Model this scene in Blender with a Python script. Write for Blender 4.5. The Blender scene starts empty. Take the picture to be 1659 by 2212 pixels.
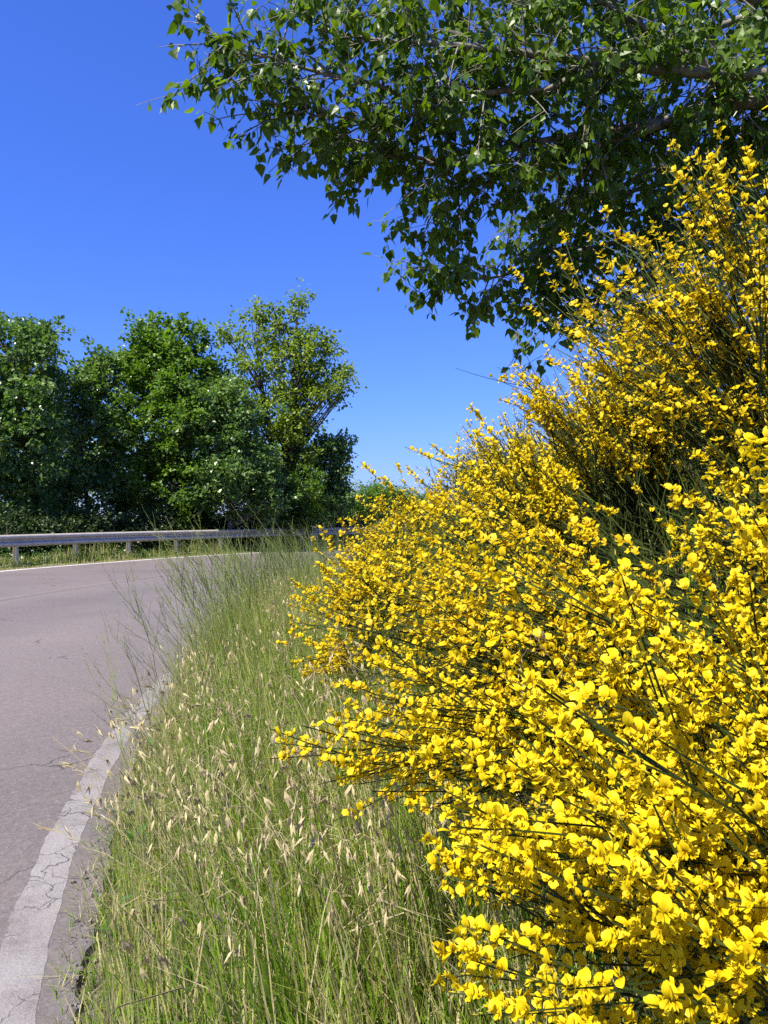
import bpy, math
import numpy as np
from mathutils import Matrix, Vector

# ------------------------------------------------------------------ camera, sky, sun, exposure
SC = bpy.context.scene
COL = SC.collection
CAM_H = 1.30
F = 1663.0                       # focal length in the units of the 1659 x 2212 reading of the photograph
CX, HORIZ, CY = 829.5, 1115.0, 1106.0
cam_d = bpy.data.cameras.new('camera')
cam_d.sensor_fit = 'VERTICAL'; cam_d.sensor_height = 36.0
cam_d.lens = 36.0 * F / 2212.0
cam_d.clip_start = 0.05; cam_d.clip_end = 6000.0
cam = bpy.data.objects.new('camera', cam_d); COL.objects.link(cam)
cam.location = (0, 0, CAM_H)
cam.rotation_euler = (math.radians(90) + math.atan((HORIZ - CY) / F), 0, 0)
SC.camera = cam

SUN_EL, SUN_AZ = 54.0, -134.0     # azimuth clockwise from +Y (the viewing direction)
w = bpy.data.worlds.new('World'); SC.world = w; w.use_nodes = True
nt = w.node_tree
sky = nt.nodes.new('ShaderNodeTexSky'); sky.sky_type = 'NISHITA'; sky.sun_disc = False
sky.sun_elevation = math.radians(SUN_EL); sky.sun_rotation = math.radians(SUN_AZ)
sky.air_density = 1.5; sky.dust_density = 0.0; sky.ozone_density = 9.0; sky.altitude = 100
grade = nt.nodes.new('ShaderNodeMix'); grade.data_type = 'RGBA'; grade.blend_type = 'MULTIPLY'   # the camera's strong blue, the same all over the sky
grade.inputs[0].default_value = 1.0; grade.inputs[7].default_value = (0.385, 0.525, 1.12, 1)
nt.links.new(sky.outputs[0], grade.inputs[6]); nt.links.new(grade.outputs[2], nt.nodes['Background'].inputs[0])
nt.nodes['Background'].inputs[1].default_value = 0.089
sd = bpy.data.lights.new('sun', 'SUN'); sd.energy = 5.0; sd.angle = math.radians(0.53); sd.color = (1.0, 0.95, 0.84)
sun = bpy.data.objects.new('sun', sd); COL.objects.link(sun)
_e, _a = math.radians(SUN_EL), math.radians(SUN_AZ)
SUN_DIR = Vector((math.sin(_a) * math.cos(_e), math.cos(_a) * math.cos(_e), math.sin(_e)))
sun.rotation_euler = (-SUN_DIR).to_track_quat('-Z', 'Y').to_euler()
sun.location = SUN_DIR * 60
SC.view_settings.view_transform = 'Standard'; SC.view_settings.look = 'None'
SC.view_settings.exposure = 1.08; SC.view_settings.gamma = 1.0; SC.view_settings.use_curve_mapping = False
SC.render.engine = 'CYCLES'
SC.cycles.use_denoising = False
SC.cycles.max_bounces = 3; SC.cycles.diffuse_bounces = 2; SC.cycles.transmission_bounces = 3
SC.cycles.glossy_bounces = 1; SC.cycles.use_adaptive_sampling = True; SC.cycles.adaptive_threshold = 0.02
SC.cycles.caustics_reflective = False; SC.cycles.caustics_refractive = False; SC.cycles.sample_clamp_indirect = 6.0
SC.render.filter_size = 1.2

# ------------------------------------------------------------------ helpers
def RNG(s): return np.random.default_rng(s)
def at(px, py, d):
    return np.array([(px - CX) / F * d, d, CAM_H - (py - HORIZ) / F * d])
def project(P):
    y = np.maximum(P[:, 1], 1e-3)
    return CX + P[:, 0] / y * F, HORIZ - (P[:, 2] - CAM_H) / y * F
def unit(v): return v / np.maximum(np.linalg.norm(v, axis=-1, keepdims=True), 1e-9)

class Mesh:
    """collects triangles with a material index and one random value per vertex"""
    def __init__(self): self.v, self.f, self.m, self.a, self.n = [], [], [], [], 0
    def add(self, v, f, m=0, a=0.5):
        v = np.asarray(v, float).reshape(-1, 3); f = np.asarray(f, int).reshape(-1, 3)
        self.v.append(v); self.f.append(f + self.n)
        self.m.append(np.broadcast_to(np.asarray(m, int), (len(f),)))
        self.a.append(np.broadcast_to(np.asarray(a, float), (len(v),)))
        self.n += len(v)
    def build(self, name, mats, parent=None, origin=None, smooth=False):
        v = np.concatenate(self.v).astype(np.float32); f = np.concatenate(self.f).astype(np.int32)
        if origin is not None: v = v - np.asarray(origin, np.float32)
        me = bpy.data.meshes.new(name)
        me.vertices.add(len(v)); me.vertices.foreach_set('co', v.ravel())
        me.loops.add(f.size); me.loops.foreach_set('vertex_index', f.ravel())
        me.polygons.add(len(f)); me.polygons.foreach_set('loop_start', np.arange(0, f.size, 3, dtype=np.int32))
        me.polygons.foreach_set('material_index', np.concatenate(self.m).astype(np.int32))
        me.polygons.foreach_set('use_smooth', np.full(len(f), smooth, bool))
        at_ = me.attributes.new('var', 'FLOAT', 'POINT'); at_.data.foreach_set('value', np.concatenate(self.a).astype(np.float32))
        me.update(calc_edges=True)
        for m in (mats if isinstance(mats, (list, tuple)) else [mats]): me.materials.append(m)
        o = bpy.data.objects.new(name, me); COL.objects.link(o)
        if parent is not None: o.parent = parent
        return o

def instances(M, tv, tf, tm, P, B, var, tone=None):
    """copies of a small template (tv, tf, tm) at points P with 3x3 bases B (columns = local axes)"""
    k, n = len(P), len(tv)
    if k == 0: return
    v = np.einsum('kij,nj->kni', B, tv) + P[:, None, :]
    f = tf[None] + (np.arange(k) * n)[:, None, None]
    va = np.repeat(var, n)
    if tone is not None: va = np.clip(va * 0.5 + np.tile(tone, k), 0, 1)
    M.add(v.reshape(-1, 3), f.reshape(-1, 3), np.tile(tm, k), va)

def basis(y, z_hint, scale):
    """local y along y, local z near z_hint"""
    y = unit(y); x = unit(np.cross(y, z_hint)); z = np.cross(x, y)
    return np.stack([x, y, z], axis=2) * np.asarray(scale).reshape(-1, 1, 1)

def tubes(M, P, R, sides=3, mat=0, var=0.5, cap=True):
    """P (k,n,3) polylines, R (k,n) radii"""
    P = np.asarray(P, float); k, n, _ = P.shape
    R = np.broadcast_to(R, (k, n))
    T = np.empty_like(P); T[:, 1:-1] = P[:, 2:] - P[:, :-2]; T[:, 0] = P[:, 1] - P[:, 0]; T[:, -1] = P[:, -1] - P[:, -2]
    T = unit(T)
    mean = unit(P[:, -1] - P[:, 0])
    ref = np.where(np.abs(mean[:, 2:3]) > 0.8, np.array([[1.0, 0.1, 0]]), np.array([[0, 0.1, 1.0]]))
    X = unit(np.cross(T, ref[:, None, :])); Y = np.cross(T, X)
    ang = np.arange(sides) * 2 * math.pi / sides
    ring = X[:, :, None, :] * np.cos(ang)[None, None, :, None] + Y[:, :, None, :] * np.sin(ang)[None, None, :, None]
    V = P[:, :, None, :] + ring * R[:, :, None, None]
    i = np.arange(n - 1)[:, None] * sides; j = np.arange(sides)[None]; jn = (j + 1) % sides
    a, b, c, d = i + j, i + jn, i + sides + jn, i + sides + j
    f = np.concatenate([np.stack([a, b, c], -1).reshape(-1, 3), np.stack([a, c, d], -1).reshape(-1, 3)])
    if cap and sides > 3:
        e = (n - 1) * sides
        f = np.concatenate([f, np.array([[e, e + q, e + q + 1] for q in range(1, sides - 1)])])
    F_ = f[None] + (np.arange(k) * n * sides)[:, None, None]
    M.add(V.reshape(-1, 3), F_.reshape(-1, 3), mat, np.repeat(np.broadcast_to(np.asarray(var, float), (k,)), n * sides))

def bez(p0, p1, p2, n):
    t = np.linspace(0, 1, n)[None, :, None]
    return p0[:, None] * (1 - t) ** 2 + 2 * p1[:, None] * t * (1 - t) + p2[:, None] * t * t

def tag(o, label=None, cat=None, group=None, kind=None):
    if label: o['label'] = label
    if cat: o['category'] = cat
    if group: o['group'] = group
    if kind: o['kind'] = kind
    return o
def empty(name, loc):
    o = bpy.data.objects.new(name, None); COL.objects.link(o); o.location = tuple(float(c) for c in loc); o.empty_display_size = 0.1
    return o

# ------------------------------------------------------------------ materials
def new_mat(name):
    m = bpy.data.materials.new(name); m.use_nodes = True
    t = m.node_tree; b = t.nodes['Principled BSDF']
    return m, t, b
def ramp(t, fac, stops):
    r = t.nodes.new('ShaderNodeValToRGB'); e = r.color_ramp.elements
    while len(e) > 1: e.remove(e[-1])
    e[0].position = stops[0][0]; e[0].color = (*stops[0][1], 1)
    for p, c in stops[1:]:
        q = e.new(p); q.color = (*c, 1)
    t.links.new(fac, r.inputs[0]); return r.outputs[0]
def attr(t, name='var'):
    a = t.nodes.new('ShaderNodeAttribute'); a.attribute_name = name; return a.outputs['Fac']
def math_(t, op, a, b=None, clamp=False):
    n = t.nodes.new('ShaderNodeMath'); n.operation = op; n.use_clamp = clamp
    for i, x in enumerate((a, b)):
        if x is None: continue
        if hasattr(x, 'links'): t.links.new(x, n.inputs[i])
        else: n.inputs[i].default_value = x
    return n.outputs[0]
def mix(t, fac, a, b, mode='MIX'):
    n = t.nodes.new('ShaderNodeMix'); n.data_type = 'RGBA'; n.blend_type = mode
    for s, x in ((n.inputs[0], fac), (n.inputs[6], a), (n.inputs[7], b)):
        if hasattr(x, 'links'): t.links.new(x, s)
        elif isinstance(x, (int, float)): s.default_value = x
        else: s.default_value = (*x, 1)
    return n.outputs[2]
def noise(t, scale, detail=4, vec=None, rough=0.55):
    n = t.nodes.new('ShaderNodeTexNoise'); n.inputs['Scale'].default_value = scale
    n.inputs['Detail'].default_value = detail; n.inputs['Roughness'].default_value = rough
    if vec is not None: t.links.new(vec, n.inputs['Vector'])
    return n.outputs['Fac']
def pos(t):
    return t.nodes.new('ShaderNodeNewGeometry').outputs['Position']

def leafy(name, stops, trans=0.35, rough=0.4, tcol=None, spec=0.5, objrand=False):
    """thin plant tissue: a glossy skin over a translucent blade"""
    m, t, b = new_mat(name)
    fac = attr(t)
    if objrand:
        oi = t.nodes.new('ShaderNodeObjectInfo')
        fac = math_(t, 'ADD', math_(t, 'MULTIPLY', fac, 0.72), math_(t, 'MULTIPLY', oi.outputs['Random'], 0.28))
    c = ramp(t, fac, stops)
    t.links.new(c, b.inputs['Base Color']); b.inputs['Roughness'].default_value = rough
    b.inputs['Specular IOR Level'].default_value = spec
    tr = t.nodes.new('ShaderNodeBsdfTranslucent')
    if tcol: t.links.new(mix(t, 1.0, c, tcol, 'MULTIPLY'), tr.inputs[0])
    else: t.links.new(c, tr.inputs[0])
    ms = t.nodes.new('ShaderNodeMixShader'); ms.inputs[0].default_value = trans
    t.links.new(b.outputs[0], ms.inputs[1]); t.links.new(tr.outputs[0], ms.inputs[2])
    t.links.new(ms.outputs[0], t.nodes['Material Output'].inputs[0])
    return m

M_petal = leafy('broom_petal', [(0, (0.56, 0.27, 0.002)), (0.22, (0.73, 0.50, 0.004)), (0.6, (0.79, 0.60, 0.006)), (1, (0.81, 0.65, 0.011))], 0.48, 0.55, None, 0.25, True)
M_bud = leafy('broom_bud', [(0, (0.294, 0.252, 0.014)), (1, (0.525, 0.385, 0.007))], 0.25, 0.5)
M_stem = leafy('broom_stem', [(0, (0.03, 0.03375, 0.0075)), (0.6, (0.0375, 0.0585, 0.00975)), (1, (0.06375, 0.0825, 0.015))], 0.05, 0.6, None, 0.2)
M_grass = leafy('grass_blade', [(0, (0.1036, 0.2146, 0.01036)), (0.45, (0.1998, 0.3108, 0.0222)), (0.62, (0.3108, 0.3552, 0.0518)), (0.72, (0.4588, 0.3996, 0.148)), (1, (0.6068, 0.5328, 0.296))], 0.46, 0.5, None, 0.22)
M_straw = leafy('straw', [(0, (0.2516, 0.1924, 0.0888)), (0.6, (0.3996, 0.333, 0.1776)), (1, (0.5476, 0.4736, 0.2812))], 0.25, 0.5, None, 0.2)
M_oat = leafy('oat_husk', [(0, (0.54, 0.44, 0.22)), (1, (0.74, 0.65, 0.40))], 0.35, 0.5, None, 0.2, True)
M_weed = leafy('weed_stem', [(0, (0.075, 0.09, 0.022)), (0.6, (0.14, 0.19, 0.045)), (1, (0.27, 0.30, 0.10))], 0.08, 0.7, None, 0.12)
M_herb = leafy('herb_leaf', [(0, (0.035, 0.098, 0.014)), (1, (0.084, 0.175, 0.0245))], 0.3, 0.35, None, 0.5, True)
M_poplar = leafy('poplar_leaf', [(0, (0.045, 0.090, 0.006)), (0.6, (0.115, 0.19, 0.014)), (0.9, (0.17, 0.26, 0.016)), (1, (0.24, 0.31, 0.02))], 0.45, 0.36, (1.6, 1.6, 0.4), 0.30, True)
M_leafA = leafy('tree_leaf_dark', [(0, (0.068, 0.125, 0.028)), (0.7, (0.142, 0.225, 0.056)), (1, (0.23, 0.30, 0.10))], 0.38, 0.30, (1.3, 1.5, 0.6), 0.5)
M_leafShade = leafy('hedge_leaf_shade_tone', [(0, (0.022, 0.045, 0.010)), (0.7, (0.045, 0.078, 0.018)), (1, (0.08, 0.115, 0.03))], 0.25, 0.4, None, 0.3)  # hedge leaves coloured darker to paint in the deep shade below the crowns
M_leafB = leafy('tree_leaf_olive', [(0, (0.12, 0.18, 0.016)), (0.7, (0.225, 0.30, 0.032)), (1, (0.31, 0.37, 0.045))], 0.45, 0.42, (1.3, 1.4, 0.6), 0.4)
M_leafC = leafy('tree_leaf_mid', [(0, (0.07, 0.133, 0.0126)), (0.7, (0.133, 0.224, 0.0224)), (1, (0.203, 0.28, 0.0315))], 0.42, 0.4, (1.3, 1.5, 0.6), 0.4)

def bark_mat(name, c0, c1, scale=14):
    m, t, b = new_mat(name)
    n = noise(t, scale, 6, pos(t))
    t.links.new(ramp(t, n, [(0.3, c0), (0.7, c1)]), b.inputs['Base Color']); b.inputs['Roughness'].default_value = 0.85
    bp = t.nodes.new('ShaderNodeBump'); bp.inputs['Strength'].default_value = 0.5; bp.inputs['Distance'].default_value = 0.02
    t.links.new(n, bp.inputs['Height']); t.links.new(bp.outputs[0], b.inputs['Normal'])
    return m
M_bark_pop = bark_mat('poplar_bark', (0.075, 0.06375, 0.045), (0.27, 0.24, 0.1875), 22)
M_bark = bark_mat('bark', (0.0375, 0.03, 0.0225), (0.12, 0.0975, 0.075), 8)

# ------------------------------------------------------------------ the lie of the land: a bend about C
C0 = np.array([25.4, 7.2])
_EA = np.radians([-200, 150, 165, 175, 182.7, 185.2, 187.2, 188.7, 190.1, 191.5, 195, 200, 400])
_ER = np.array([27.0, 27.0, 27.1, 27.2, 27.21, 27.165, 27.13, 27.075, 27.01, 26.93, 26.70, 26.45, 26.45])
def line_r(a): return sum(np.interp(np.mod(a, 2 * math.pi) + q, _EA, _ER) for q in np.radians(np.linspace(-1.4, 1.4, 9))) / 9      # road side of the near edge line
def edge_r(a): return line_r(a) - 0.133 - 0.115                        # where the asphalt ends
R_FAR0, R_FAR1, R_FAREDGE = 36.02, 36.17, 36.38
R_RAIL = 37.35
def polar(r, a): return np.stack([C0[0] + r * np.cos(a), C0[1] + r * np.sin(a)], -1)
def radius(x, y): return np.hypot(x - C0[0], y - C0[1])
def smooth(x): x = np.clip(x, 0, 1); return x * x * (3 - 2 * x)
def ground_z(x, y):
    r = radius(x, y)
    lump = 0.03 * np.sin(x * 3.1 + y * 1.7) + 0.025 * np.sin(y * 4.3 - x * 2.2)
    s = 25.80 - r
    bank = np.where(s > 0, 0.72 * s, 0.0); bank = np.where(bank > 1.7, 1.7 + 0.6 * (1 - np.exp(-(bank - 1.7) / 0.6)), bank)
    e = edge_r(np.arctan2(y - C0[1], x - C0[0]))
    verge = 0.07 * smooth((e - r) / 0.6) + 0.028 * smooth((e + 0.03 - r) / 0.08)
    far = 0.05 * smooth((r - 36.4) / 1.0) - 0.10 * smooth((r - 38.0) / 3.0)
    inside = smooth((e - r) / 0.5) + smooth((r - 36.45) / 0.6)
    return -0.03 + (bank + verge + far) + lump * inside

# ------------------------------------------------------------------ ground
def sheet(rs, as_, zf):
    r, a = np.meshgrid(rs, as_, indexing='ij'); p = polar(r, a)
    v = np.concatenate([p, zf(p[..., 0], p[..., 1], r)[..., None]], -1).reshape(-1, 3)
    n, m = len(rs), len(as_)
    i = np.arange(n - 1)[:, None] * m + np.arange(m - 1)[None]
    a_, b_, c_, d_ = i, i + 1, i + m + 1, i + m
    f = np.concatenate([np.stack([a_, c_, b_], -1).reshape(-1, 3), np.stack([a_, d_, c_], -1).reshape(-1, 3)])
    return v, f
def ground_material():
    m, t, b = new_mat('soil_and_turf')
    p = pos(t)
    n1, n2 = noise(t, 1.1, 5, p), noise(t, 30, 6, p)
    c = mix(t, ramp(t, n1, [(0.35, (0, 0, 0)), (0.65, (1, 1, 1))]), ramp(t, n2, [(0.3, (0.025, 0.038, 0.010)), (0.7, (0.06, 0.075, 0.024))]),
            ramp(t, n2, [(0.3, (0.07, 0.0595, 0.0315)), (0.7, (0.168, 0.14, 0.077))]))
    t.links.new(c, b.inputs['Base Color']); b.inputs['Roughness'].default_value = 0.95
    bp = t.nodes.new('ShaderNodeBump'); bp.inputs['Strength'].default_value = 0.8; bp.inputs['Distance'].default_value = 0.03
    t.links.new(n2, bp.inputs['Height']); t.links.new(bp.outputs[0], b.inputs['Normal'])
    return m
M_ground = ground_material()
rs = np.concatenate([[0.5, 6, 12, 16, 18, 20], np.arange(21, 27.0, 0.12), np.arange(27, 36, 1.5), np.arange(36, 42, 0.25), [44, 48, 55, 70, 100, 160, 300, 700, 1500, 3000]])
G = Mesh()
v, f = sheet(rs, np.radians(np.concatenate([np.arange(-180, 90, 6), np.arange(90, 180.01, 0.5)])) + math.radians(30), lambda x, y, r: ground_z(x, y))
G.add(v, f)
ground = tag(G.build('ground', M_ground, smooth=True), 'soil and turf of the bank, verges and land beyond', kind='structure')

# ------------------------------------------------------------------ road
def road_material(line):
    m, t, b = new_mat('worn_white_paint' if line else 'asphalt')
    p = pos(t)
    grit, mid, big = noise(t, 260, 3, p, 0.7), noise(t, 24, 4, p), noise(t, 0.45, 4, p)
    vor = t.nodes.new('ShaderNodeTexVoronoi'); vor.inputs['Scale'].default_value = 75; t.links.new(p, vor.inputs['Vector'])
    stone = ramp(t, vor.outputs['Color'], [(0.0, (0.081, 0.07088, 0.07088)), (0.55, (0.1418, 0.1229, 0.1161)), (0.88, (0.1958, 0.1721, 0.1607)), (1.0, (0.3375, 0.3105, 0.297))])
    base = mix(t, 0.38, stone, ramp(t, grit, [(0.3, (0.09113, 0.07763, 0.0729)), (0.7, (0.2025, 0.1742, 0.162))]))
    base = mix(t, 0.36, base, ramp(t, mid, [(0.3, (0.1181, 0.09855, 0.09315)), (0.7, (0.1769, 0.1485, 0.1384))]))
    # polishing and old strips that run along the lane: bands in the distance from the bend's centre
    sp = t.nodes.new('ShaderNodeSeparateXYZ'); t.links.new(p, sp.inputs[0])
    dx = math_(t, 'SUBTRACT', sp.outputs[0], float(C0[0])); dy = math_(t, 'SUBTRACT', sp.outputs[1], float(C0[1]))
    r = math_(t, 'SQRT', math_(t, 'ADD', math_(t, 'MULTIPLY', dx, dx), math_(t, 'MULTIPLY', dy, dy)))
    rn = math_(t, 'ADD', r, math_(t, 'MULTIPLY', math_(t, 'SUBTRACT', big, 0.5), 0.35))
    band = math_(t, 'DIVIDE', math_(t, 'SUBTRACT', rn, 26.0), 11.0)
    tone = ramp(t, band, [(0.0, (0.9, 0.9, 0.9)), (0.12, (0.97, 0.97, 0.97)), (0.28, (1.09, 1.08, 1.07)), (0.40, (0.92, 0.91, 0.92)), (0.505, (1.05, 1.04, 1.04)),
                          (0.513, (0.76, 0.75, 0.75)), (0.524, (1.20, 1.16, 1.12)), (0.535, (1.02, 1.0, 1.0)), (0.72, (0.98, 0.96, 0.96)), (0.9, (1.08, 1.04, 1.02)), (1, (0.95, 0.9, 0.85))])
    base = mix(t, 1.0, base, tone, 'MULTIPLY')
    base = mix(t, 1.0, base, ramp(t, big, [(0.28, (0.84, 0.84, 0.86)), (0.5, (1.0, 1.0, 1.0)), (0.72, (1.14, 1.11, 1.08))]), 'MULTIPLY')
    # cracks: warped cell borders, only where a mask lets them show
    wn = t.nodes.new('ShaderNodeTexNoise'); wn.inputs['Scale'].default_value = 9; wn.inputs['Detail'].default_value = 5; t.links.new(p, wn.inputs['Vector'])
    wv = t.nodes.new('ShaderNodeVectorMath'); wv.operation = 'MULTIPLY_ADD'
    t.links.new(wn.outputs['Color'], wv.inputs[0]); wv.inputs[1].default_value = (0.22, 0.22, 0); t.links.new(p, wv.inputs[2])
    def cracks(scale, width, lo, hi, mscale):
        ve = t.nodes.new('ShaderNodeTexVoronoi'); ve.feature = 'DISTANCE_TO_EDGE'; ve.inputs['Scale'].default_value = scale
        t.links.new(wv.outputs[0], ve.inputs['Vector'])
        ln = ramp(t, ve.outputs['Distance'], [(0, (1, 1, 1)), (width, (0, 0, 0))])
        mk = ramp(t, noise(t, mscale, 2, p), [(lo, (0, 0, 0)), (hi, (1, 1, 1))])
        return math_(t, 'MULTIPLY', ln, mk)
    cr = math_(t, 'MAXIMUM', cracks(1.7, 0.010, 0.60, 0.66, 0.9), cracks(7, 0.035, 0.50, 0.60, 2.2) if line else cracks(0.9, 0.003, 0.62, 0.68, 0.8))
    if line:
        wear = math_(t, 'ADD', math_(t, 'MULTIPLY', noise(t, 3.5, 6, p, 0.7), 0.75), math_(t, 'MULTIPLY', grit, 0.55))
        paint = mix(t, noise(t, 7, 4, p), (0.235, 0.213, 0.206), (0.36, 0.335, 0.325))
        base = mix(t, ramp(t, wear, [(0.46, (0.95, 0.95, 0.95)), (0.62, (0.6, 0.6, 0.6)), (0.78, (0.08, 0.08, 0.08))]), base, paint)
    base = mix(t, cr, base, (0.035, 0.03, 0.03))
    t.links.new(base, b.inputs['Base Color']); b.inputs['Roughness'].default_value = 0.8; b.inputs['Specular IOR Level'].default_value = 0.3
    bp = t.nodes.new('ShaderNodeBump'); bp.inputs['Strength'].default_value = 0.6; bp.inputs['Distance'].default_value = 0.006
    h = math_(t, 'SUBTRACT', math_(t, 'ADD', grit, math_(t, 'MULTIPLY', vor.outputs['Distance'], 0.6)), math_(t, 'MULTIPLY', cr, 2.0))
    t.links.new(h, bp.inputs['Height']); t.links.new(bp.outputs[0], b.inputs['Normal'])
    return m
M_road, M_line = road_material(False), road_material(True)
A_ROAD = np.radians(np.concatenate([np.arange(88, 165, 0.6), np.arange(165, 200, 0.08), np.arange(200, 245, 0.6)]))
def ragged(a, s):
    g = RNG(s); ph = g.uniform(0, 6.28, 8); fr = np.array([40, 95, 190, 330, 610, 1050, 1600, 2300]); am = np.array([.05, .04, .03, .025, .02, .018, .014, .01]) * 0.8
    return (am[:, None] * np.sin(fr[:, None] * a[None] + ph[:, None])).sum(0)
def strip(name, mat, r0, r1, z, j0=0, j1=0, skirt=False, parent=None, seed=0):
    k = 10 if np.mean(r1 - r0) > 1 else 2
    t = np.linspace(0, 1, k)
    lo, hi = r0 + ragged(A_ROAD, seed) * j0, r1 + ragged(A_ROAD, seed + 1) * j1
    rr = lo[None] * (1 - t[:, None]) + hi[None] * t[:, None]; zz = np.full_like(rr, z)
    if skirt:
        rr = np.concatenate([lo[None] - 0.03, rr, hi[None] + 0.03]); zz = np.concatenate([np.full((1, len(A_ROAD)), -0.06), zz, np.full((1, len(A_ROAD)), -0.06)])
    p = polar(rr, A_ROAD[None]); v = np.concatenate([p, zz[..., None]], -1).reshape(-1, 3)
    n, m_ = rr.shape; i = np.arange(n - 1)[:, None] * m_ + np.arange(m_ - 1)[None]
    f = np.concatenate([np.stack([i, i + m_ + 1, i + 1], -1).reshape(-1, 3), np.stack([i, i + m_, i + m_ + 1], -1).reshape(-1, 3)])
    M = Mesh(); M.add(v, f[:, ::-1]); o = M.build(name, mat, parent)
    return o
road = tag(strip('road', M_road, edge_r(A_ROAD), R_FAREDGE, 0.0, 0.30, 0.8, True, None, 5), 'bleached pinkish grey asphalt road bending to the right', kind='structure')
strip('edge_line', M_line, line_r(A_ROAD) - 0.133, line_r(A_ROAD), 0.0012, 0.10, 0.16, False, road, 9)
def paint_far():
    m, t, b = new_mat('white_paint'); p = pos(t)
    t.links.new(ramp(t, noise(t, 12, 5, p), [(0.25, (0.34, 0.31, 0.29)), (0.5, (0.62, 0.60, 0.57))]), b.inputs['Base Color']); b.inputs['Roughness'].default_value = 0.7
    return m
strip('edge_line', paint_far(), R_FAR0, R_FAR1, 0.004, 0.2, 0.2, False, road, 19)

# ------------------------------------------------------------------ guardrail
def galvanised():
    m, t, b = new_mat('weathered_galvanised_steel'); p = pos(t)
    n = noise(t, 5, 6, p); n2 = noise(t, 60, 3, p)
    c = mix(t, 0.3, ramp(t, n, [(0.3, (0.40, 0.345, 0.27)), (0.7, (0.58, 0.51, 0.41))]), ramp(t, n2, [(0.3, (0.32, 0.285, 0.235)), (0.7, (0.60, 0.55, 0.47))]))
    t.links.new(c, b.inputs['Base Color']); b.inputs['Metallic'].default_value = 0.15; b.inputs['Roughness'].default_value = 0.45
    return m
M_rail = galvanised()
def guardrail():
    a0, step = math.radians(171.0), 2.1 / R_RAIL
    base = polar(R_RAIL, a0); root = empty('guardrail', (*base, 0.0))
    tag(root, 'grey galvanised steel guardrail along the far side of the bend', 'guardrail')
    o3 = np.array([*base, 0.0])
    # W-beam: (offset towards the road, height)
    prof = np.array([[0.000, 0.505], [0.018, 0.500], [0.062, 0.525], [0.078, 0.545], [0.078, 0.590], [0.062, 0.612], [0.010, 0.640], [0.003, 0.660],
                     [0.010, 0.680], [0.062, 0.708], [0.078, 0.730], [0.078, 0.775], [0.062, 0.797], [0.018, 0.820], [0.000, 0.815]])
    th = 0.005
    ring = np.concatenate([prof, (prof - [th, 0])[::-1]]); n = len(ring)
    for i in range(-5, 13):
        s0, s1 = a0 - (2 * i) * step + 0.15 / R_RAIL, a0 - (2 * i + 2) * step - 0.15 / R_RAIL
        lap = 0.004 * (i % 2)
        aa = np.linspace(s0, s1, 7)
        V = np.stack([np.concatenate([polar(R_RAIL - 0.11 - lap - ring[:, 0], np.full(n, a)), ring[:, 1:2]], -1) for a in aa])
        k = np.arange(6)[:, None] * n; j = np.arange(n)[None]; jn = (j + 1) % n
        f = np.concatenate([np.stack([k + j, k + jn, k + n + jn], -1).reshape(-1, 3), np.stack([k + j, k + n + jn, k + n + j], -1).reshape(-1, 3)])
        M = Mesh(); M.add(V.reshape(-1, 3), f); b = M.build('rail_beam', M_rail, root, o3)
    for i in range(-8, 25):
        a = a0 - (i + 0.5) * step
        ur = np.array([math.cos(a), math.sin(a), 0]); ut = np.array([-math.sin(a), math.cos(a), 0]); p = np.array([*polar(R_RAIL, a), 0.0])
        def box(c, hx, hz, ht):
            q = np.array([[sx, sy, sz] for sx in (-1, 1) for sy in (-1, 1) for sz in (-1, 1)], float)
            vv = p + ur * (c[0] + q[:, :1] * hx) + ut * (c[1] + q[:, 1:2] * ht) + np.array([0, 0, 1]) * (c[2] + q[:, 2:] * hz)
            ff = [[0, 1, 3], [0, 3, 2], [4, 6, 7], [4, 7, 5], [0, 4, 5], [0, 5, 1], [2, 3, 7], [2, 7, 6], [0, 2, 6], [0, 6, 4], [1, 5, 7], [1, 7, 3]]
            return vv, np.array(ff)
        M = Mesh()                                           # C-section post: web and two flanges
        for c, hx, ht in (((0, -0.045, 0.30), 0.05, 0.003), ((0.047, 0.0, 0.30), 0.003, 0.0415), ((-0.047, 0.0, 0.30), 0.003, 0.0415)):
            vv, ff = box(c, hx, 0.47, ht); M.add(vv, ff)
        post = M.build('post', M_rail, root, o3)
        M = Mesh(); vv, ff = box((-0.08, 0, 0.66), 0.027, 0.12, 0.035); M.add(vv, ff); M.build('spacer_block', M_rail, post, o3)
        M = Mesh(); c6 = p - ur * 0.113
        tubes(M, np.array([[c6 + [0, 0, .66], c6 - ur * 0.022 + [0, 0, .66]]]), 0.016, 6); M.build('bolt', M_rail, post, o3)
guardrail()

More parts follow.
